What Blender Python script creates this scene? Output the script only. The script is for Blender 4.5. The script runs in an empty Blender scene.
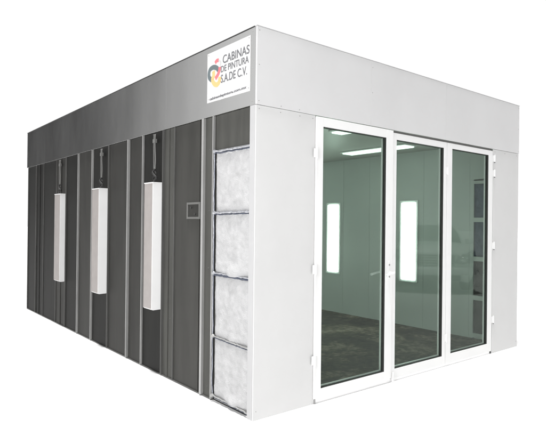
import bpy, bmesh, math, random
from mathutils import Vector, Matrix, noise
random.seed(7)
S = bpy.context.scene
COL = S.collection
W, L, H, ZF = 4.256, 6.69, 3.10, 2.487      # front width, depth, height, underside of the fascia

# ------------------------------------------------------------------ materials
def mat(name, col, rough=.5, metal=0., spec=.5, var=0., scale=3., bump=0., bscale=40., rvar=0., stretch=(1,1,1), emit=None, estr=0.):
    m = bpy.data.materials.new(name); m.use_nodes = True
    nt = m.node_tree; N = nt.nodes; b = N['Principled BSDF']
    b.inputs['Base Color'].default_value = (*col, 1)
    b.inputs['Roughness'].default_value = rough
    b.inputs['Metallic'].default_value = metal
    b.inputs['Specular IOR Level'].default_value = spec
    if emit:
        b.inputs['Emission Color'].default_value = (*emit, 1); b.inputs['Emission Strength'].default_value = estr
    if var or bump or rvar:
        tc = N.new('ShaderNodeTexCoord'); mp = N.new('ShaderNodeMapping')
        mp.inputs['Scale'].default_value = stretch
        nt.links.new(tc.outputs['Object'], mp.inputs['Vector'])
    if var or rvar:
        n = N.new('ShaderNodeTexNoise'); n.inputs['Scale'].default_value = scale
        n.inputs['Detail'].default_value = 6; n.inputs['Roughness'].default_value = .6
        nt.links.new(mp.outputs[0], n.inputs['Vector'])
    if var:
        r = N.new('ShaderNodeValToRGB')
        r.color_ramp.elements[0].position = .3; r.color_ramp.elements[1].position = .7
        r.color_ramp.elements[0].color = (*[c*(1-var) for c in col], 1)
        r.color_ramp.elements[1].color = (*[min(1, c*(1+var)) for c in col], 1)
        nt.links.new(n.outputs['Fac'], r.inputs['Fac']); nt.links.new(r.outputs['Color'], b.inputs['Base Color'])
    if rvar:
        mr = N.new('ShaderNodeMapRange')
        mr.inputs['To Min'].default_value = rough-rvar; mr.inputs['To Max'].default_value = rough+rvar
        nt.links.new(n.outputs['Fac'], mr.inputs['Value']); nt.links.new(mr.outputs[0], b.inputs['Roughness'])
    if bump:
        n2 = N.new('ShaderNodeTexNoise'); n2.inputs['Scale'].default_value = bscale; n2.inputs['Detail'].default_value = 5
        bp = N.new('ShaderNodeBump'); bp.inputs['Strength'].default_value = bump; bp.inputs['Distance'].default_value = .01
        nt.links.new(mp.outputs[0], n2.inputs['Vector']); nt.links.new(n2.outputs['Fac'], bp.inputs['Height'])
        nt.links.new(bp.outputs[0], b.inputs['Normal'])
    return m

M = {}
M['white_sheet']  = mat('white painted steel sheet', (.605,.605,.605), .40, spec=.35, var=.035, scale=1.3, bump=.10, bscale=2.5, rvar=.06)
M['white_sheet2'] = mat('white painted fascia sheet', (.60,.60,.605), .40, spec=.35, var=.035, scale=1.1, bump=.10, bscale=2.2, rvar=.06)
M['trim']         = mat('white corner trim', (.43,.43,.435), .4, spec=.3, var=.03, scale=4)
M['door_white']   = mat('white powder coated aluminium', (.80,.80,.80), .35, spec=.35, var=.012, scale=5)
M['gap_fill']         = mat('white floor seal', (.93,.93,.93), .6, spec=.2)  # stands in for lit ground in the gap under the doors
M['gasket']       = mat('black rubber gasket', (.045,.045,.043), .7, spec=.2)
M['fascia_metal'] = mat('galvanised fascia sheet', (.57,.57,.565), .2, metal=1., spec=.3, var=.05, scale=1.6, bump=.05, bscale=2., rvar=.05, stretch=(1,1,.4))
M['panel_dark']   = mat('dark galvanised wall sheet', (.0165,.0165,.0155), .55, spec=.10, var=.28, scale=2.6, bump=.14, bscale=3., rvar=.08, stretch=(1,2.5,.35))  # sheet tones also carry the light falloff along the side wall
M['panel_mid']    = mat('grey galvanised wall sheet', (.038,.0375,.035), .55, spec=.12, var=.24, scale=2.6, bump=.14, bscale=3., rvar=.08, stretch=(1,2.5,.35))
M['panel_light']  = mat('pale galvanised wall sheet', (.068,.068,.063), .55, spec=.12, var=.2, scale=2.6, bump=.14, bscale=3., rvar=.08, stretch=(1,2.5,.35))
M['rib_bright']   = mat('bright zinc flange', (.34,.34,.335), .4, metal=.3, var=.15, scale=6, stretch=(1,1,.3))
M['rib_dull']     = mat('dull zinc flange', (.085,.085,.082), .45, spec=.3, var=.2, scale=6, stretch=(1,1,.3))
M['rib_plate']    = mat('grey plate frame', (.13,.13,.125), .5, spec=.2)
M['foil']         = mat('silver foil tape', (.46,.47,.50), .32, metal=.6, var=.25, scale=30, bump=.5, bscale=45)
M['foil_dark']    = mat('blue grey channel', (.05,.06,.09), .5, var=.3, scale=20)
M['fleece']       = mat('white polyester filter fleece', (.45,.45,.455), .95, spec=.1, var=.10, scale=12, bump=.7, bscale=110)
M['box_white']    = mat('white enamelled lamp housing', (.84,.84,.84), .4, spec=.3, var=.02, scale=4)
M['box_shade']     = mat('shaded lamp housing face', (.33,.305,.295), .5, spec=.3, var=.06, scale=8)  # white housing with the outer face's shade put into the colour
M['cable']        = mat('grey flexible conduit', (.15,.15,.145), .45, spec=.4)
M['cable_dark']   = mat('black power lead', (.015,.015,.015), .5)
M['roof']         = mat('galvanised roof sheet', (.10,.10,.10), .5, var=.1)
M['edge_dark']    = mat('dark edge flashing', (.03,.03,.03), .5)
M['inner_wall']   = mat('white enamel interior sheet', (.56,.575,.56), .35, spec=.4, var=.05, scale=1.2, rvar=.05)
M['inner_ceil']   = mat('white enamel ceiling sheet', (.42,.41,.39), .4, spec=.4, var=.05, scale=1.2)
M['filter_blue']  = mat('blue grey exhaust filter', (.10,.115,.17), .9, spec=.1, var=.3, scale=14, bump=.6, bscale=80)
M['filter_brown'] = mat('used brown exhaust filter', (.06,.052,.05), .9, spec=.1, var=.3, scale=14, bump=.6, bscale=80)
M['lamp']         = mat('lit lamp diffuser', (.9,.95,.92), .4, emit=(.80,1.,.88), estr=12)
M['lamp_dim']     = mat('ceiling lamp diffuser', (.9,.95,.92), .4, emit=(.80,1.,.88), estr=1.9)
M['steel']        = mat('bare steel', (.30,.30,.30), .4, metal=.3)
M['dark_metal']   = mat('dark metal', (.03,.03,.03), .5)
M['sign_white']   = mat('white vinyl sheet', (.63,.63,.63), .5, spec=.25, var=.01)
M['ink_grey']     = mat('grey lettering', (.13,.13,.14), .5)
M['ink_green']    = mat('dark green grey ink', (.12,.15,.16), .5)
M['ink_red']      = mat('red ink', (.60,.17,.19), .5)
M['ink_yellow']   = mat('yellow ink', (.78,.47,.20), .5)
M['ink_pale']     = mat('pale grey ink', (.50,.50,.50), .5)
M['ground']       = mat('white studio floor', (.86,.86,.86), .9, spec=.0, var=.01, scale=.5)

def floor_mat():
    m = bpy.data.materials.new('worn concrete floor'); m.use_nodes = True
    nt = m.node_tree; N = nt.nodes; b = N['Principled BSDF']; b.inputs['Roughness'].default_value = .8
    b.inputs['Specular IOR Level'].default_value = .08
    tc = N.new('ShaderNodeTexCoord')
    n1 = N.new('ShaderNodeTexNoise'); n1.inputs['Scale'].default_value = 1.1; n1.inputs['Detail'].default_value = 9; n1.inputs['Roughness'].default_value = .68; n1.inputs['Distortion'].default_value = .6
    n2 = N.new('ShaderNodeTexNoise'); n2.inputs['Scale'].default_value = 14; n2.inputs['Detail'].default_value = 8; n2.inputs['Roughness'].default_value = .75
    nt.links.new(tc.outputs['Object'], n1.inputs['Vector']); nt.links.new(tc.outputs['Object'], n2.inputs['Vector'])
    r = N.new('ShaderNodeValToRGB'); e = r.color_ramp.elements
    e[0].position = .40; e[0].color = (.017,.0125,.0105,1); e[1].position = .64; e[1].color = (.33,.27,.20,1)
    x = e.new(.5); x.color = (.062,.047,.037,1)
    mx = N.new('ShaderNodeMix'); mx.data_type = 'FLOAT'; mx.inputs[0].default_value = .42
    nt.links.new(n1.outputs['Fac'], mx.inputs[2]); nt.links.new(n2.outputs['Fac'], mx.inputs[3])
    nt.links.new(mx.outputs[0], r.inputs['Fac']); nt.links.new(r.outputs['Color'], b.inputs['Base Color'])
    bp = N.new('ShaderNodeBump'); bp.inputs['Strength'].default_value = .3; bp.inputs['Distance'].default_value = .01
    nt.links.new(n2.outputs['Fac'], bp.inputs['Height']); nt.links.new(bp.outputs[0], b.inputs['Normal'])
    return m
M['concrete'] = floor_mat()

def glass_mat():
    m = bpy.data.materials.new('green tinted glass'); m.use_nodes = True
    nt = m.node_tree; N = nt.nodes; N.remove(N['Principled BSDF'])
    out = N['Material Output']
    t = N.new('ShaderNodeBsdfTransparent'); t.inputs['Color'].default_value = (.835,.875,.85,1)
    g = N.new('ShaderNodeBsdfGlossy'); g.inputs['Roughness'].default_value = .0; g.inputs['Color'].default_value = (.33,.36,.34,1)
    f = N.new('ShaderNodeFresnel')
    gm = N.new('ShaderNodeNewGeometry'); mr = N.new('ShaderNodeMapRange')      # same reflectance from both faces of the sheet
    mr.inputs['To Min'].default_value = 1.5; mr.inputs['To Max'].default_value = 1/1.5
    nt.links.new(gm.outputs['Backfacing'], mr.inputs['Value']); nt.links.new(mr.outputs[0], f.inputs['IOR'])
    mx = N.new('ShaderNodeMixShader')
    h = N.new('ShaderNodeBsdfRefraction'); h.inputs['IOR'].default_value = 1.0; h.inputs['Roughness'].default_value = .24; h.inputs['Color'].default_value = (.80,.87,.83,1)
    dm = N.new('ShaderNodeMixShader'); dm.inputs[0].default_value = .13       # rough scatter mixed in to imitate the halo round bright lamps
    nt.links.new(t.outputs[0], dm.inputs[1]); nt.links.new(h.outputs[0], dm.inputs[2])
    nt.links.new(f.outputs[0], mx.inputs[0]); nt.links.new(dm.outputs[0], mx.inputs[1]); nt.links.new(g.outputs[0], mx.inputs[2])
    nt.links.new(mx.outputs[0], out.inputs['Surface'])
    return m
M['glass'] = glass_mat()

# ------------------------------------------------------------------ helpers
def link(name, bm, m, parent=None, smooth=False):
    me = bpy.data.meshes.new(name); bm.normal_update(); bm.to_mesh(me); bm.free()
    for k in (m if isinstance(m, (list, tuple)) else [m]): me.materials.append(k)
    if smooth:
        for p in me.polygons: p.use_smooth = True
    o = bpy.data.objects.new(name, me); COL.objects.link(o)
    if parent: o.parent = parent
    return o

def box(bm, a, b, bev=0., mi=0, seg=2):
    x0, x1 = sorted((a[0], b[0])); y0, y1 = sorted((a[1], b[1])); z0, z1 = sorted((a[2], b[2]))
    r = bmesh.ops.create_cube(bm, size=1, matrix=Matrix.Translation(((x0+x1)/2, (y0+y1)/2, (z0+z1)/2)) @ Matrix.Diagonal((x1-x0, y1-y0, z1-z0, 1)))
    vs = r['verts']; fs = {f for v in vs for f in v.link_faces}
    for f in fs: f.material_index = mi
    if bev:
        es = list({e for v in vs for e in v.link_edges})
        bmesh.ops.bevel(bm, geom=es, offset=bev, segments=seg, affect='EDGES', profile=.5)
    return vs

def cyl(bm, p, q, r, seg=16, r2=None, mi=0):
    p, q = Vector(p), Vector(q); d = q-p
    rot = d.to_track_quat('Z', 'Y').to_matrix().to_4x4()
    r_ = bmesh.ops.create_cone(bm, cap_ends=True, segments=seg, radius1=r, radius2=r if r2 is None else r2, depth=d.length, matrix=Matrix.Translation((p+q)/2) @ rot)
    for v in r_['verts']:
        for f in v.link_faces: f.material_index = mi

def tube(bm, pts, r, seg=8, mi=0):
    pts = [Vector(p) for p in pts]; rings = []
    n = None
    for i, p in enumerate(pts):
        t = (pts[min(i+1, len(pts)-1)] - pts[max(i-1, 0)]).normalized()
        if n is None:
            n = t.orthogonal().normalized()
        n = (n - t*n.dot(t)).normalized(); b = t.cross(n)
        rr = r[i] if isinstance(r, (list, tuple)) else r
        rings.append([bm.verts.new(p + (n*math.cos(a) + b*math.sin(a))*rr) for a in [2*math.pi*k/seg for k in range(seg)]])
    for A, B in zip(rings, rings[1:]):
        for k in range(seg):
            f = bm.faces.new((A[k], A[(k+1) % seg], B[(k+1) % seg], B[k])); f.material_index = mi; f.smooth = True
    for R in (rings[0][::-1], rings[-1]):
        f = bm.faces.new(R); f.material_index = mi

def smooth_path(pts, n=8):
    P = [Vector(p) for p in pts]; out = []
    for i in range(len(P)-1):
        p0, p1, p2, p3 = P[max(i-1, 0)], P[i], P[i+1], P[min(i+2, len(P)-1)]
        for k in range(n):
            t = k/n
            out.append(.5*((2*p1) + (p2-p0)*t + (2*p0-5*p1+4*p2-p3)*t*t + (3*p1-p0-3*p2+p3)*t**3))
    out.append(P[-1]); return out

def empty(name, loc=(0,0,0)):
    o = bpy.data.objects.new(name, None); o.location = loc; o.empty_display_size = .2; COL.objects.link(o); return o

def part(name, m, parent, *boxes, bev=0., smooth=False):
    bm = bmesh.new()
    for a, b in boxes: box(bm, a, b, bev)
    return link(name, bm, m, parent, smooth)

# ------------------------------------------------------------------ setting
bm = bmesh.new(); bmesh.ops.create_circle(bm, cap_ends=True, segments=96, radius=150)
g = link('ground', bm, M['ground']); g['kind'] = 'structure'

# ------------------------------------------------------------------ the paint booth
B = empty('paint_booth')
B['label'] = 'large walk-in spray paint booth with white front, glazed folding doors and dark metal side wall'
B['category'] = 'paint booth'

# shell: roof, floor, back, right wall
part('roof', M['roof'], B, ((.03,.03,2.70),(W-.03,L-.03,3.085)))
part('floor', M['concrete'], B, ((.10,.0705,.004),(W-.10,L-.10,.02)))
part('back_wall', M['panel_dark'], B, ((.03,L-.06,0),(W-.03,L-.02,2.69)))
part('interior_wall', M['inner_wall'], B, ((.10,L-.10,.02),(W-.10,L-.065,2.65)))
part('ceiling', M['inner_ceil'], B, ((.07,.045,2.65),(W-.06,L-.065,2.695)))
# right outer wall with its exposed white edge
part('side_wall', M['white_sheet'], B, ((W-.055,.03,.0),(W+.008,L-.02,2.482)))
for z in (.45,.95,1.45,1.95,2.33): part('edge_bracket', M['rib_dull'], B, ((W+.006,.015,z),(W+.016,.05,z+.12)))

# interior right wall, with joints as real grooves, and its filter bay
FZ = [.06,.57,1.10,1.63,2.15]
def inner_side(x0, x1, face):
    ys = [.62,1.36,1.86,2.40,2.98,3.44,4.06,4.58,5.10,5.9,L-.10]
    bm = bmesh.new()
    for a, b in zip(ys, ys[1:]): box(bm, (x0,a+.002,.02),(x1,b-.002,2.65))
    box(bm, (x0+(.004 if face < 0 else 0),ys[0],.02),(x1-(.004 if face > 0 else 0),ys[-1],2.649))
    box(bm, (x0,.03,2.16),(x1,.62,2.65)); box(bm, (x0,.03,.02),(x1,.07,2.16)); box(bm, (x0,.56,.02),(x1,.62,2.16))
    for z in FZ: box(bm, (x0,.07,z-.03),(x1,.56,z+.03))
    link('interior_wall', bm, M['inner_wall'], B)
inner_side(W-.10, W-.06, -1)
inner_side(.065, .10, 1)
for k, (a, b) in enumerate(zip(FZ, FZ[1:])):
    bm = bmesh.new(); ny, nz = 10, 10; gr = []
    for i in range(ny+1):
        gr.append([bm.verts.new((W-.078 + .008*noise.noise(Vector((i*.7,j*.7,k*5.))), .07+.49*i/ny, a+.03+(b-a-.06)*j/nz)) for j in range(nz+1)])
    for i in range(ny):
        for j in range(nz): bm.faces.new((gr[i][j+1], gr[i+1][j+1], gr[i+1][j], gr[i][j])).smooth = True
    o = link('exhaust_filter', bm, M['filter_blue'] if k > 1 else M['filter_brown'], B)
    s = o.modifiers.new('thick', 'SOLIDIFY'); s.thickness = .01; s.offset = 0

# ---- ceiling lamps inside
def ceiling_lamp(x0, x1, y0, y1, nt=2):
    fx = part('ceiling_lamp', M['box_white'], B, ((x0-.03,y0-.03,2.632),(x1+.03,y1+.03,2.649)), bev=.004)
    bm = bmesh.new(); box(bm, (x0,y0,2.615),(x1,y1,2.6315), .004); link('diffuser', bm, M['lamp_dim'], fx)
ceiling_lamp(3.37, 3.58, 1.12, 2.27)
ceiling_lamp(1.93, 2.10, .88, 1.08)
ceiling_lamp(3.37, 3.66, 3.6, 4.75)
ceiling_lamp(.59, .88, 1.12, 2.27)
ceiling_lamp(.59, .88, 3.6, 4.75)
# ---- vertical lamps on the inside faces
for s in (0, 1):
    for y in (1.617, 3.205, 4.78):
        x = W-.10 if s else .10; d = -1 if s else 1
        bm = bmesh.new(); y0, y1, z0, z1 = y-.165, y+.165, .69, 1.92
        for a, b in (((y0,z0),(y1,z0+.03)),((y0,z1-.03),(y1,z1)),((y0,z0+.03),(y0+.03,z1-.03)),((y1-.03,z0+.03),(y1,z1-.03))):
            box(bm, (x,a[0],a[1]),(x+d*.018,b[0],b[1]), .002)
        fx = link('wall_lamp', bm, M['box_white'], B)
        bm = bmesh.new(); box(bm, (x,y-.118,z0+.04),(x+d*.035,y+.118,z1-.04), .005); link('diffuser', bm, M['lamp'], fx)

# ---- front columns and fascia
def rivets(bm, pts, ax, mi=1, r=.0042):
    for p in pts:
        d = Vector((-.004,0,0)) if ax == 'x' else Vector((0,-.004,0))
        cyl(bm, Vector(p), Vector(p)+d, r, 10, r*.55, mi)
for x0, x1 in ((.0,.640),(3.622,W)):
    bm = bmesh.new(); box(bm, (x0,0,0),(x1,.012,ZF-.003), .0025); box(bm, (x0+.032,.0125,.001),(x1-.002,.045,ZF-.004))
    if x0 == 0: rivets(bm, [(x, 0, 2.455) for x in (.03,.25,.46,.61)] + [(.03,0,z) for z in (.07,)], 'y')
    else: rivets(bm, [(x, 0, 2.455) for x in (3.66,3.9,4.2)] + [(4.225,0,z) for z in (.07,)], 'y')
    link('front_panel', bm, [M['white_sheet'], M['steel']], B)
# front fascia in three sheets with real joints
for x0, x1 in ((0,1.3577),(1.3583,2.5997),(2.6003,W)):
    bm = bmesh.new(); box(bm, (x0,-.006,ZF),(x1,.011,H), .0015)
    pts = []
    if x0 == 0: pts = [(.022,-.006,z) for z in (2.515,2.80,3.07)] + [(.25,-.006,2.505),(.45,-.006,2.505)]
    if x0 > 2: pts = [(W-.022,-.006,z) for z in (2.515,2.80,3.07)]
    if 1 < x0 < 2: pts = [(1.375,-.006,z) for z in (2.80,3.04)]
    rivets(bm, pts, 'y')
    link('front_fascia', bm, [M['white_sheet2'], M['steel']], B)
# side fascia: three overlapping sheets
for i, (y0, y1, dx) in enumerate(((.0115,1.50,0),(1.5005,L+.02,.0006))):
    bm = bmesh.new(); box(bm, (dx,y0,ZF),(.03,y1,H), .0012)
    pts = [(dx,.055,z) for z in (2.52,2.78,3.07)] if i == 0 else []
    rivets(bm, pts, 'x')
    link('side_fascia', bm, [M['fascia_metal'], M['steel']], B)
part('back_fascia', M['fascia_metal'], B, ((.03,L-.02,ZF),(W-.0,L+.02,H)))
part('side_fascia', M['white_sheet2'], B, ((W-.03,.0115,ZF),(W,L-.021,H)))
part('roof_edging', M['edge_dark'], B, ((-.004,.0205,H+.0005),(.04,L+.024,H+.008)))
part('roof_edging', M['trim'], B, ((-.004,-.009,H+.0005),(W+.002,.02,H+.006)))

# ---- side wall: panels, flanges
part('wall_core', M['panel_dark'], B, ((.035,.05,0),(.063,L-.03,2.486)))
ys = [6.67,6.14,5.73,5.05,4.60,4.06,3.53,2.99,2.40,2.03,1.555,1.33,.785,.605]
lit_tone = ['dark','dark','dark','dark','dark','mid','dark','mid','mid','dark','light','mid','light']  # lighter towards the near corner, standing in for light falloff
M['panel_pale'] = mat('lit grey galvanised wall sheet', (.049,.0485,.045), .55, spec=.12, var=.18, scale=2.6, bump=.14, bscale=3., rvar=.08, stretch=(1,2.5,.35))  # lighter grade of the same sheet, light put into its colour
lit_tone[11] = 'pale'; lit_tone[3] = lit_tone[8] = 'mid'
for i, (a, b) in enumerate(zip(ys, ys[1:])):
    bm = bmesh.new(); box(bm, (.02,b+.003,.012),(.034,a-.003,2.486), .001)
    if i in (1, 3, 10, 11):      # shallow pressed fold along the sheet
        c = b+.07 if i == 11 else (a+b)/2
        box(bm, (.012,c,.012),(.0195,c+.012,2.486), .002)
    link('wall_panel', bm, M['panel_'+lit_tone[i]], B)
for y, w, d, k in ((6.655,.02,.012,'dull'),(6.14,.012,.018,'dull'),(5.73,.010,.010,'dull'),(5.05,.010,.014,'dull'),(4.60,.010,.016,'dull'),(4.06,.012,.026,'bright'),
                (3.53,.014,.026,'bright'),(2.99,.012,.02,'dull'),(2.40,.016,.03,'bright'),(2.03,.012,.022,'bright'),(1.555,.012,.024,'dull'),
                (1.33,.010,.012,'dull'),(.785,.030,.026,'bright'),(.62,.014,.022,'bright')):
    part('flange', M['rib_'+k], B, ((.0195-d,y-w/2,.014),(.0215,y+w/2,2.486)), bev=.0015)
part('base_channel', M['rib_dull'], B, ((.008,.62,0),(.034,L-.03,.0115)))
# screws down the light strip
for p in [(.02,1.40,z) for z in (.12,.6,1.2,1.8,2.3)] + [(.02,.70,z) for z in (.1,.62,1.15,1.66,2.2)]:
    bm = bmesh.new(); rivets(bm, [p], 'x', 0, .005); link('screw', bm, M['rib_dull'], B)
part('corner_trim', M['trim'], B, ((-.002,.0125,.0),(.030,.078,ZF-.002)), bev=.003)

# ---- access plate
o = part('access_plate', M['rib_plate'], B, ((.008,.84,1.585),(.0195,.862,1.74)),((.008,1.058,1.585),(.0195,1.08,1.74)),((.008,.862,1.585),(.0195,1.058,1.605)),((.008,.862,1.72),(.0195,1.058,1.74)))
part('cover', M['panel_mid'], o, ((.014,.863,1.606),(.0195,1.057,1.719)))
for y, z in ((1.00,1.69),(.93,1.63)):
    bm = bmesh.new(); cyl(bm, (.014,y,z),(.004,y,z),.009,12); link('screw', bm, M['dark_metal'], o)

# ---- outside filter bay
part('filter_bay_panel', M['panel_light'], B, ((.022,.08,2.19),(.034,.60,2.486)), bev=.001)
bars = [(2.170,1,.000),(1.640,1,.004),(1.115,2,-.010),(.560,0,-.018),(.045,0,-.01)]
def fleece(z0, z1, seed, fluff):
    bm = bmesh.new(); ny, nz = 46, 46; gr = []
    for i in range(ny+1):
        row = []
        for j in range(nz+1):
            u, v = i/ny, j/nz
            y = .080+.514*u; z = z0+(z1-z0)*v
            e = min(1, min(u,1-u)*11) * min(1, min(v,1-v)*11)
            p = Vector((y*5, z*5, seed))
            x = .028 - .019*e**.5 - .006*noise.noise(p) - .005*noise.noise(p*4.2)*e - .003*noise.noise(p*11)
            if fluff: 
                q = math.exp(-((u-.42)/.22)**2) * math.exp(-(v/.09)**2); x -= .035*q*fluff; z -= .015*q*fluff
                x -= .010*math.exp(-(v/.05)**2)*noise.noise(Vector((y*16, 3, seed)))
            y += .008*noise.noise(Vector((z*9, seed, 1)))*(abs(u-.5)*2)**3
            row.append(bm.verts.new((x, y, z)))
        gr.append(row)
    for i in range(ny):
        for j in range(nz):
            f = bm.faces.new((gr[i][j], gr[i+1][j], gr[i+1][j+1], gr[i][j+1])); f.smooth = True
    return bm
for k in range(4):
    zt, zb = bars[k][0]-.006, bars[k+1][0]+.004
    link('filter_pad', fleece(zb, zt, 3.1*k+1, [0,1,.35,.8][k]), M['fleece'], B)
part('filter_bay_panel', M['rib_bright'], B, ((.031,.08,.012),(.0345,.604,2.19)))
for k, (z, kind, tilt) in enumerate(bars):
    bm = bmesh.new()
    pts = []
    for i in range(41):
        t = i/40; y = .60-.525*t
        wv = .007*noise.noise(Vector((t*9, k*3.3, 0))) + .004*noise.noise(Vector((t*26, k*3.3, 5)))
        pts.append((.004+.006*noise.noise(Vector((t*14, k*2., 9))), y, z + tilt*(t-.5) + wv))
    rad = [(.0085 if kind == 1 else .006)*(1+.45*noise.noise(Vector((i*.55, k, 2)))) for i in range(41)]
    rad[0] = rad[1] = .017
    tube(bm, pts, rad, 9)
    link('foil_strip', bm, M['foil'] if kind != 0 else M['rib_bright'], B)
    bm = bmesh.new()
    tube(bm, [(x+.008, y, zz-.014) for x, y, zz in pts], .011 if kind == 2 else .005, 6)
    link('retaining_rod', bm, M['foil_dark'], B)
bm = bmesh.new()     # crinkled tape down the back edge of the bay
pts = [(.004+.006*noise.noise(Vector((z*7,1,4))), .600+.006*noise.noise(Vector((z*8,2,0)))+.003*noise.noise(Vector((z*31,2,0))), z) for z in [.03+2.15*i/120 for i in range(121)]]
tube(bm, pts, [.0048*(1+.5*noise.noise(Vector((i*.4,7,7)))) for i in range(121)], 8)
link('foil_strip', bm, M['foil'], B)
bm = bmesh.new(); tube(bm, [(x, y-.008, z) for x, y, z in pts], .003, 6); link('retaining_rod', bm, M['foil_dark'], B)

# ---- outside lamp housings with their leads
def housing(y0, w, d, z0=.665, z1=1.945):
    bm = bmesh.new(); x = .0195
    # body: slight taper to the base, chamfered foot
    c = .018
    prof = [(x,z1),(-d,z1),(-d,z0+.012),(-d+c,z0),(x,z0+.004)]
    A = [bm.verts.new((px,y0,pz)) for px, pz in prof]; Bv = [bm.verts.new((px,y0+w,pz)) for px, pz in prof]
    bm.faces.new(A[::1]); bm.faces.new(Bv[::-1])
    n = len(prof)
    for i in range(n):
        f = bm.faces.new((A[i], Bv[i], Bv[(i+1) % n], A[(i+1) % n]))
        if i == 1: f.material_index = 1  # outer face takes the shaded colour
    bmesh.ops.recalc_face_normals(bm, faces=bm.faces)
    bmesh.ops.bevel(bm, geom=list(bm.edges), offset=.003, segments=2, affect='EDGES')
    fx = link('lamp_housing', bm, [M['box_white'], M['box_shade']], B)
    part('end_cap', M['box_white'], fx, ((-d-.003,y0-.003,z1+.0005),(x,y0+w+.003,z1+.009)), bev=.002)
    yc = y0+w*.62
    bm = bmesh.new()
    tube(bm, smooth_path([(-.012,yc+.02,2.46),(-.014,yc+.02,2.36),(-.012,yc+.012,2.2),(-.014,yc+.015,2.10)], 6), .0085, 8)
    tube(bm, smooth_path([(-.020,yc+.035,2.46),(-.022,yc+.032,2.30),(-.020,yc+.030,2.12),(-.018,yc+.02,2.08)], 6), .0045, 6)
    box(bm, (-.03,yc+.0,2.37),(.0,yc+.045,2.41), .003)
    link('conduit', bm, M['cable'], fx)
    bm = bmesh.new()
    tube(bm, smooth_path([(-.014,yc+.015,2.10),(-.03,yc+.035,2.07),(-.035,yc-.01,2.035),(-.022,yc-.035,2.01),(-.03,yc-.01,1.985),(-.028,yc+.005,1.955)], 6), .010, 8)
    tube(bm, smooth_path([(-.018,yc+.02,2.08),(-.02,yc-.02,2.05),(-.03,yc+.02,2.01),(-.03,yc-.02,1.955)], 6), .006, 6)
    link('power_lead', bm, M['cable_dark'], fx)
housing(1.568, .19, .102)
housing(3.000, .225, .108, .67, 1.95)
housing(4.620, .26, .066, .665, 1.945)

# ---- doors
def leaf(x0, x1, gx0, gx1, z0, z1, gz0, gz1, yf):
    """one glazed leaf: stiles and rails as a mitred frame, gasket, pane"""
    yb = yf+.055; bm = bmesh.new()
    box(bm, (x0,yf,z0),(gx0,yb,z1), .003); box(bm, (gx1,yf,z0),(x1,yb,z1), .003)
    box(bm, (gx0-.001,yf+.0005,z0),(gx1+.001,yb-.0005,gz0), .003); box(bm, (gx0-.001,yf+.0005,gz1),(gx1+.001,yb-.0005,z1), .003)
    o = link('door', bm, M['door_white'], B)
    t = .012
    part('gasket', M['gasket'], o, ((gx0,yf+.008,gz0),(gx0+.004,yb-.004,gz1)), ((gx1-.004,yf+.006,gz0),(gx1,yb-.004,gz1)),
         ((gx0+.004,yf+.008,gz0),(gx1-.004,yb-.004,gz0+.003)), ((gx0+.004,yf+.008,gz1-.004),(gx1-.004,yb-.004,gz1)),
         ((gx1-.009,yf+.015,gz0+.003),(gx1-.004,yf+.0195,gz1-.004)))
    part('inner_bead', M['door_white'], o, ((gx0+.004,yb-.014,gz0+.003),(gx0+.016,yb-.002,gz1-.004)), ((gx1-.018,yb-.014,gz0+.003),(gx1-.0045,yb-.002,gz1-.004)),
         ((gx0+.016,yb-.014,gz0+.003),(gx1-.018,yb-.002,gz0+.014)))
    part('glass_pane', M['glass'], o, ((gx0+.003,yf+.020,gz0+.002),(gx1-.003,yf+.026,gz1-.003)))
    return o
d1 = leaf(.645, 1.690, .728, 1.585, .045, 2.478, .122, 2.398, -.012)
d2 = leaf(1.697, 2.634, 1.756, 2.578, .030, 2.462, .120, 2.398, .000)
d3 = leaf(2.640, 3.614, 2.738, 3.520, .030, 2.462, .128, 2.404, .000)
d1['label'] = 'widest glazed door leaf with lever handle'
def hinge(x, z, yf, par, h=.085):
    bm = bmesh.new(); cyl(bm, (x,yf-.010,z-h/2),(x,yf-.010,z+h/2), .0095, 16)
    cyl(bm, (x,yf-.010,z+h/2),(x,yf-.010,z+h/2+.006), .007, 12); cyl(bm, (x,yf-.010,z-h/2-.009),(x,yf-.010,z-h/2), .007, 12, mi=1 if x > 3 else 0)
    box(bm, (x-.030,yf-.006,z-h/2+.004),(x+.030,yf-.0005,z+h/2-.004), .0015)
    link('hinge', bm, [M['door_white'], M['dark_metal']], par)
for z in (.38,2.16,1.16): hinge(.643, z, -.012, d1)
for z in (.314,2.15): hinge(2.637, z, .0, d2)
for z in (.411,1.31,2.19,2.37): hinge(3.640, z, .0, d3)
# lever handle, outside and inside, with lock
bm = bmesh.new(); yf = -.012
box(bm, (1.612,yf-.008,1.025),(1.652,yf-.0005,1.20), .004)
cyl(bm, (1.640,yf-.006,1.085),(1.640,yf-.055,1.080), .010, 14)
tube(bm, smooth_path([(1.655,yf-.052,1.082),(1.63,yf-.055,1.083),(1.57,yf-.054,1.074),(1.54,yf-.050,1.064)], 5), [.012]*8+[.011]*4+[.010]*4, 12)
link('lever_handle', bm, M['door_white'], d1)
for z in (1.160,1.045):
    bm = bmesh.new(); cyl(bm, (1.632,yf-.004,z),(1.632,yf-.013,z), .009, 14); link('lock_cylinder', bm, M['steel'], d1)
bm = bmesh.new()
box(bm, (1.612,.0435,1.025),(1.652,.050,1.20), .003); cyl(bm, (1.635,.05,1.085),(1.635,.095,1.082), .010, 14)
tube(bm, smooth_path([(1.65,.092,1.083),(1.6,.095,1.080),(1.50,.095,1.065)], 6), .012, 12)
link('lever_handle', bm, M['door_white'], d1)
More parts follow.
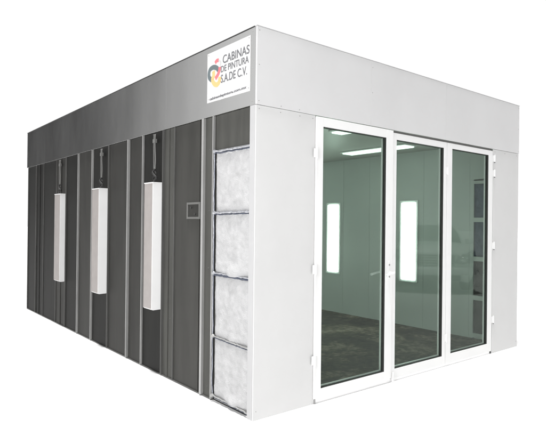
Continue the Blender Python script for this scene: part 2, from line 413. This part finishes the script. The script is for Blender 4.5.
# added white seal and feet
part('door_header', M['rib_plate'], B, ((1.692,.018,2.44),(3.616,.044,2.4865)))
part('gap_strip', M['gap_fill'], B, ((.645,.004,.0),(1.69,.07,.042)),((1.6905,.008,.0),(3.615,.07,.027)))  # added strip keeps the shaded gap under the doors white
bm = bmesh.new(); cyl(bm, (3.60,.012,.002),(3.60,.012,.029), .014, 12); link('door_bolt', bm, M['dark_metal'], d3)
bm = bmesh.new(); cyl(bm, (1.705,-.02,.004),(1.705,-.02,.10), .008, 12); link('door_bolt', bm, M['door_white'], d1)
bm = bmesh.new(); cyl(bm, (.665,.006,.002),(.665,.006,.044), .012, 12); link('door_bolt', bm, M['steel'], d1)

# ------------------------------------------------------------------ company sign
SG = empty('company_sign', (-.004,.40,2.615))
SG['label'] = 'white company sign with ring logo and grey lettering on the near top corner'
SG['category'] = 'sign'
def spart(name, bm, m):
    o = link(name, bm, m, SG); o.matrix_parent_inverse = Matrix.Translation(SG.location).inverted(); return o
def sheared_quad(bm, c, t, x):
    A = [bm.verts.new((x, y, z)) for y, z in c]; Bv = [bm.verts.new((x+t, y, z)) for y, z in c]
    bm.faces.new(A); bm.faces.new(Bv[::-1])
    for i in range(4): bm.faces.new((A[i], Bv[i], Bv[(i+1) % 4], A[(i+1) % 4]))
    bmesh.ops.recalc_face_normals(bm, faces=bm.faces)
bm = bmesh.new(); sheared_quad(bm, [(.717,2.612),(.717,3.048),(.077,3.048),(.077,2.604)], .0035, -.0042); spart('board', bm, M['sign_white'])
def text(s, y0, y1, z0, z1, th, name, m, bold=0.):
    c = bpy.data.curves.new('txt', 'FONT'); c.body = s; c.extrude = .5; c.offset = bold
    o = bpy.data.objects.new('txt', c); COL.objects.link(o)
    me = bpy.data.meshes.new_from_object(o); bpy.data.objects.remove(o)
    xs = [v.co.x for v in me.vertices]; yy = [v.co.y for v in me.vertices]
    mx0, mx1, my0, my1 = min(xs), max(xs), min(yy), max(yy)
    for v in me.vertices:
        t = (v.co.x-mx0)/(mx1-mx0); h = (v.co.y-my0)/(my1-my0)
        zl = z0[0]+(z1[0]-z0[0])*h; zr = z0[1]+(z1[1]-z0[1])*h
        v.co = Vector((-.0062 if v.co.z > 0 else -.0045, y0+(y1-y0)*t, zl+(zr-zl)*t))
    me.materials.clear(); me.materials.append(m)
    o = bpy.data.objects.new(name, me); COL.objects.link(o); o.parent = SG; o.matrix_parent_inverse = Matrix.Translation(SG.location).inverted()
text('CABINAS', .470,.088, (2.908,2.905), (2.978,2.977), 0, 'lettering', M['ink_grey'], .008)
text('DE PINTURA', .497,.096, (2.838,2.832), (2.892,2.890), 0, 'lettering', M['ink_grey'], .008)
text('S.A.DE C.V.', .497,.118, (2.748,2.742), (2.818,2.812), 0, 'lettering', M['ink_grey'], .008)
text('cabinasdepintura.com.mx', .675,.125, (2.622,2.625), (2.652,2.655), 0, 'lettering', M['ink_grey'], .022)
def ribbon(pts, w, name, m, lift=0):
    P = smooth_path([(0,a,b) for a, b in pts], 6); bm = bmesh.new(); Lf, Rt = [], []
    for i, p in enumerate(P):
        t = (P[min(i+1,len(P)-1)]-P[max(i-1,0)]).normalized(); n = Vector((0,-t.z,t.y))
        ww = w[0]+(w[1]-w[0])*i/(len(P)-1) if isinstance(w, tuple) else w
        Lf.append(p+n*ww/2); Rt.append(p-n*ww/2)
    x1, x0 = -.0058-lift, -.0044
    V = [[bm.verts.new((xx, q.y, q.z)) for q in R] for xx in (x1, x0) for R in (Lf, Rt)]
    for i in range(len(P)-1):
        bm.faces.new((V[0][i],V[0][i+1],V[1][i+1],V[1][i])); bm.faces.new((V[0][i],V[2][i],V[2][i+1],V[0][i+1])); bm.faces.new((V[1][i],V[1][i+1],V[3][i+1],V[3][i]))
    bm.faces.new((V[0][0],V[1][0],V[3][0],V[2][0])); bm.faces.new((V[0][-1],V[2][-1],V[3][-1],V[1][-1]))
    bmesh.ops.recalc_face_normals(bm, faces=bm.faces)
    spart(name, bm, m)
LOGO = __import__('json').loads('''{"green": [[0.538, 2.87], [0.566, 2.894], [0.618, 2.911], [0.672, 2.902], [0.689, 2.867], [0.681, 2.832], [0.644, 2.805]], "red1": [[0.59, 2.942], [0.567, 2.956], [0.536, 2.955]], "pale": [[0.536, 2.955], [0.504, 2.931], [0.511, 2.9]], "red2": [[0.519, 2.892], [0.522, 2.863], [0.545, 2.831], [0.584, 2.805]], "yellow": [[0.617, 2.877], [0.612, 2.84], [0.631, 2.806], [0.603, 2.765], [0.559, 2.748], [0.524, 2.765], [0.513, 2.805]]}''')
ribbon(LOGO['green'], .042, 'logo_ring', M['ink_green'])
ribbon(LOGO['red1'], .032, 'logo_ring', M['ink_red'])
ribbon(LOGO['pale'], .014, 'logo_ring', M['ink_pale'])
ribbon(LOGO['red2'], .036, 'logo_ring', M['ink_red'], .0003)
ribbon(LOGO['yellow'], .042, 'logo_ring', M['ink_yellow'], .0006)
for y, z in ((.695,2.64),(.695,3.03),(.095,2.63),(.095,3.03)):
    bm = bmesh.new(); cyl(bm, (-.0042,y,z),(-.0065,y,z), .004, 10); spart('rivet', bm, M['steel'])

# ------------------------------------------------------------------ silver car parked off to the right, mirrored in the door glass
M['car_paint'] = mat('silver car paint', (.84,.85,.86), .3, metal=.05, spec=.5, var=.02)
M['car_glass'] = mat('dark car glass', (.02,.025,.025), .05, spec=.6)
M['car_black'] = mat('black car plastic', (.02,.02,.02), .5)
M['tyre'] = mat('tyre rubber', (.018,.018,.018), .8, var=.2, scale=20)
M['lens'] = mat('clear lamp lens', (.20,.20,.21), .12, metal=.3, var=.3, scale=14)
M['chrome'] = mat('chrome', (.75,.75,.75), .1, metal=1.)
CR = empty('parked_car', (0,0,0))
CR['label'] = 'silver car reflected in the door glass, nose towards the booth'; CR['category'] = 'car'
def clink(name, bm, m, par=None, sub=0, smooth=True):
    o = link(name, bm, m, par or CR, smooth)
    if sub: s = o.modifiers.new('sub', 'SUBSURF'); s.levels = s.render_levels = sub
    return o
def loft(sec):
    bm = bmesh.new(); rows = [[bm.verts.new(p) for p in s] for s in sec]
    for a, b in zip(rows, rows[1:]):
        for i in range(len(a)-1): bm.faces.new((a[i], a[i+1], b[i+1], b[i]))
    bm.faces.new(rows[0][::-1]); bm.faces.new(rows[-1])
    bmesh.ops.recalc_face_normals(bm, faces=bm.faces); return bm
def sect(y, wd, zb, zm, zs, zt, crown=.04):
    h = [(wd*.86,zb),(wd*.97,zb+.10),(wd,zm),(wd*.985,zs),(wd*.90,zt-.02),(wd*.5,zt+crown*.7)]
    return [(-x,y,z) for x, z in h] + [(0,y,zt+crown)] + [(x,y,z) for x, z in h[::-1]]
body = [sect(0,.60,.30,.55,.72,.80), sect(-.05,.80,.26,.56,.80,.92), sect(-.22,.90,.24,.58,.86,1.02), sect(-.60,.925,.24,.60,.90,1.07), sect(-1.15,.93,.24,.60,.93,1.12),
        sect(-1.9,.93,.24,.60,.96,1.16,.02), sect(-2.8,.93,.24,.60,.97,1.17,.02), sect(-3.8,.925,.24,.62,.98,1.16,.02), sect(-4.35,.88,.28,.62,.96,1.10), sect(-4.50,.76,.34,.60,.88,1.0)]
clink('body', loft(body), M['car_paint'], sub=2)
def csec(y, wb, wt, z0, z1):
    return [(-wb,y,z0),(-wb*.97,y,z0+(z1-z0)*.4),(-wt,y,z1-.05),(-wt*.7,y,z1),(0,y,z1+.02),(wt*.7,y,z1),(wt,y,z1-.05),(wb*.97,y,z0+(z1-z0)*.4),(wb,y,z0)]
clink('cabin_glass', loft([csec(-1.15,.80,.74,1.08,1.14), csec(-1.75,.84,.70,1.10,1.52), csec(-2.1,.86,.68,1.10,1.63), csec(-3.6,.86,.67,1.10,1.62), csec(-4.15,.80,.66,1.08,1.45), csec(-4.38,.76,.68,1.05,1.14)]), M['car_glass'], sub=2)
clink('roof', loft([csec(-1.85,.70,.66,1.52,1.60), csec(-2.15,.71,.66,1.56,1.68), csec(-3.6,.71,.64,1.56,1.67), csec(-4.05,.68,.62,1.46,1.55)]), M['car_paint'], sub=2)
for sx_ in (-1, 1):
    for (a, b) in (((-1.22,.80,1.10),(-1.92,.68,1.58)),((-2.75,.87,1.10),(-2.72,.69,1.62)),((-4.30,.78,1.06),(-3.95,.66,1.55))):
        bm = bmesh.new(); tube(bm, [(sx_*a[1],a[0],a[2]),(sx_*(a[1]+b[1])/2*1.03,(a[0]+b[0])/2,(a[2]+b[2])/2),(sx_*b[1],b[0],b[2])], .035, 8); clink('pillar', bm, M['car_paint'])
    # wrap-round headlamp
    bm = bmesh.new()
    o_ = [(.42,.015,.70),(.60,.0,.68),(.80,-.10,.70),(.925,-.34,.80),(.935,-.58,.94),(.86,-.42,.98),(.72,-.16,.93),(.50,-.02,.86)]
    V = [bm.verts.new((sx_*x, y+.012, z)) for x, y, z in o_]; c = bm.verts.new((sx_*.76, -.10, .83))
    for i in range(8): bm.faces.new((V[i], V[(i+1) % 8], c))
    bmesh.ops.recalc_face_normals(bm, faces=bm.faces)
    hl = clink('headlight', bm, M['lens'])
    s = hl.modifiers.new('t', 'SOLIDIFY'); s.thickness = .05; s.offset = 0
    bm = bmesh.new(); cyl(bm, (sx_*.60,-.04,.775),(sx_*.60,.035,.775), .055, 20, .07); clink('reflector_bowl', bm, M['chrome'], hl)
    bm = bmesh.new(); box(bm, (sx_*.93,-1.72,1.08),(sx_*1.13,-1.60,1.22), .03); clink('wing_mirror', bm, M['car_paint'])
    for y in (-.88, -3.62):
        bm = bmesh.new(); cyl(bm, (sx_*.70,y,.34),(sx_*.935,y,.34), .34, 40)
        bmesh.ops.bevel(bm, geom=[e for e in bm.edges if len(e.link_faces) == 2 and e.calc_face_angle(0) > 1], offset=.03, segments=3, affect='EDGES')
        wh = clink('wheel', bm, M['tyre'])
        bm = bmesh.new(); cyl(bm, (sx_*.93,y,.34),(sx_*.945,y,.34), .215, 32)
        for k in range(6):
            a = k*math.pi/3; cyl(bm, (sx_*.95,y,.34),(sx_*.95,y+.2*math.cos(a),.34+.2*math.sin(a)), .022, 8)
        clink('rim', bm, M['chrome'], wh)
bm = bmesh.new()
for z in (.66,.72,.78,.84): tube(bm, [(-.42,.0,z),(-.2,.028,z),(0,.036,z),(.2,.028,z),(.42,.0,z)], .014, 8)
clink('grille', bm, M['chrome'])
bm = bmesh.new(); box(bm, (-.43,-.12,.62),(.43,.005,.88), .02); clink('grille_opening', bm, M['car_black'])
bm = bmesh.new(); tube(bm, smooth_path([(-.93,-.45,.52),(-.84,-.08,.52),(-.45,.04,.52),(0,.075,.52),(.45,.04,.52),(.84,-.08,.52),(.93,-.45,.52)], 5), .085, 10); clink('bumper', bm, M['car_paint'])
bm = bmesh.new(); box(bm, (-.55,-.1,.30),(.55,.02,.41), .02); clink('air_intake', bm, M['car_black'])
CR.location = (7.96,-3.65,0); CR.scale = (1.0,1.0,1.0); CR.rotation_euler.z = math.atan2(.757,.653)


# ------------------------------------------------------------------ light
w = bpy.data.worlds.new('World'); S.world = w; w.use_nodes = True
nt = w.node_tree; N = nt.nodes; bg = N['Background']
tc = N.new('ShaderNodeTexCoord'); sx = N.new('ShaderNodeSeparateXYZ'); nt.links.new(tc.outputs['Generated'], sx.inputs[0])
at = N.new('ShaderNodeMath'); at.operation = 'ARCTAN2'; nt.links.new(sx.outputs['X'], at.inputs[0]); nt.links.new(sx.outputs['Y'], at.inputs[1])
mr = N.new('ShaderNodeMapRange'); mr.inputs['From Min'].default_value = -math.pi; mr.inputs['From Max'].default_value = math.pi
nt.links.new(at.outputs[0], mr.inputs['Value'])
def ramp(stops):
    r = N.new('ShaderNodeValToRGB'); e = r.color_ramp.elements
    while len(e) > 1: e.remove(e[-1])
    e[0].position = stops[0][0]; e[0].color = (*[stops[0][1]]*3, 1)
    for p, v in stops[1:]:
        x = e.new(p); x.color = (v, v, v, 1)
    return r
az = lambda d: (d+180)/360
# white sweep; dark notch and bright band added at left to shade the fascia
r1 = ramp([(0,1.15),(az(-110),1.15),(az(-70),1.0),(az(-35),1.05),(az(-30),.62),(az(-25),.2),(az(-19),.05),(az(-7),.03),(az(-3),1.0),(az(90),1.0),(az(104),1.15),(1,1.15)])
nt.links.new(mr.outputs[0], r1.inputs['Fac'])
r2 = ramp([(0,1),(.40,1),(.55,.6),(.75,.15),(1,.15)])       # dimmer overhead
nt.links.new(sx.outputs['Z'], r2.inputs['Fac'])
mu = N.new('ShaderNodeMix'); mu.data_type = 'RGBA'; mu.blend_type = 'MULTIPLY'; mu.inputs[0].default_value = 1
nt.links.new(r1.outputs[0], mu.inputs[6]); nt.links.new(r2.outputs[0], mu.inputs[7])
r3 = ramp([(0,1),(.02,1),(.18,.62),(.4,.4),(1,.3)]); nt.links.new(sx.outputs['Z'], r3.inputs['Fac'])   # world behind the camera dims with height
r4 = ramp([(0,1),(az(-100),1),(az(-70),0),(az(92),0),(az(108),1),(1,1)]); nt.links.new(mr.outputs[0], r4.inputs['Fac'])
m2 = N.new('ShaderNodeMix'); m2.data_type = 'RGBA'; m2.blend_type = 'MULTIPLY'
nt.links.new(r4.outputs[0], m2.inputs[0]); nt.links.new(mu.outputs[2], m2.inputs[6]); nt.links.new(r3.outputs[0], m2.inputs[7])
nt.links.new(m2.outputs[2], bg.inputs[0]); bg.inputs[1].default_value = 1.02
sun = bpy.data.lights.new('overhead_sun', 'SUN'); sun.energy = 4.4; sun.angle = math.radians(8); sun.color = (1,.99,.98)
so = bpy.data.objects.new('overhead_sun', sun); COL.objects.link(so); so.location = (0,-2,8)
so.rotation_euler = Vector((-.13,-.06,1)).to_track_quat('Z','Y').to_euler()
def added_fill(loc, aim, sx_, sy_, e):
    ar = bpy.data.lights.new('added_fill', 'AREA'); ar.shape = 'RECTANGLE'; ar.size = sx_; ar.size_y = sy_; ar.energy = e
    ao = bpy.data.objects.new('added_fill', ar); COL.objects.link(ao); ao.location = loc
    ao.rotation_euler = (Vector(loc)-Vector(aim)).to_track_quat('Z','Y').to_euler()
added_fill((-3.3,-1.5,2.2), (0,1.6,1.6), .9, 2., 105)  # added lamp outside the view, brightens the near end of the side

# ------------------------------------------------------------------ camera
cam = bpy.data.cameras.new('Camera'); co = bpy.data.objects.new('Camera', cam); COL.objects.link(co)
cam.sensor_fit = 'HORIZONTAL'; cam.sensor_width = 36; cam.lens = 527.01/546*36; cam.clip_end = 500
yaw, pit, rol = .6813, .0028, .0108
fw = Vector((math.sin(yaw)*math.cos(pit), math.cos(yaw)*math.cos(pit), math.sin(pit)))
rt = Vector((math.cos(yaw), -math.sin(yaw), 0)); up = rt.cross(fw)
r2 = rt*math.cos(rol)+up*math.sin(rol); u2 = -rt*math.sin(rol)+up*math.cos(rol)
mw = Matrix((r2, u2, -fw)).transposed().to_4x4(); mw.translation = (-2.4882,-3.2951,1.5513)
co.matrix_world = mw; S.camera = co
S.render.engine = 'CYCLES'
S.view_settings.view_transform = 'Standard'; S.view_settings.look = 'None'; S.view_settings.exposure = 0; S.view_settings.gamma = 1
S.cycles.max_bounces = 10; S.cycles.transparent_max_bounces = 16
S.render.resolution_x = 1024; S.render.resolution_y = 833
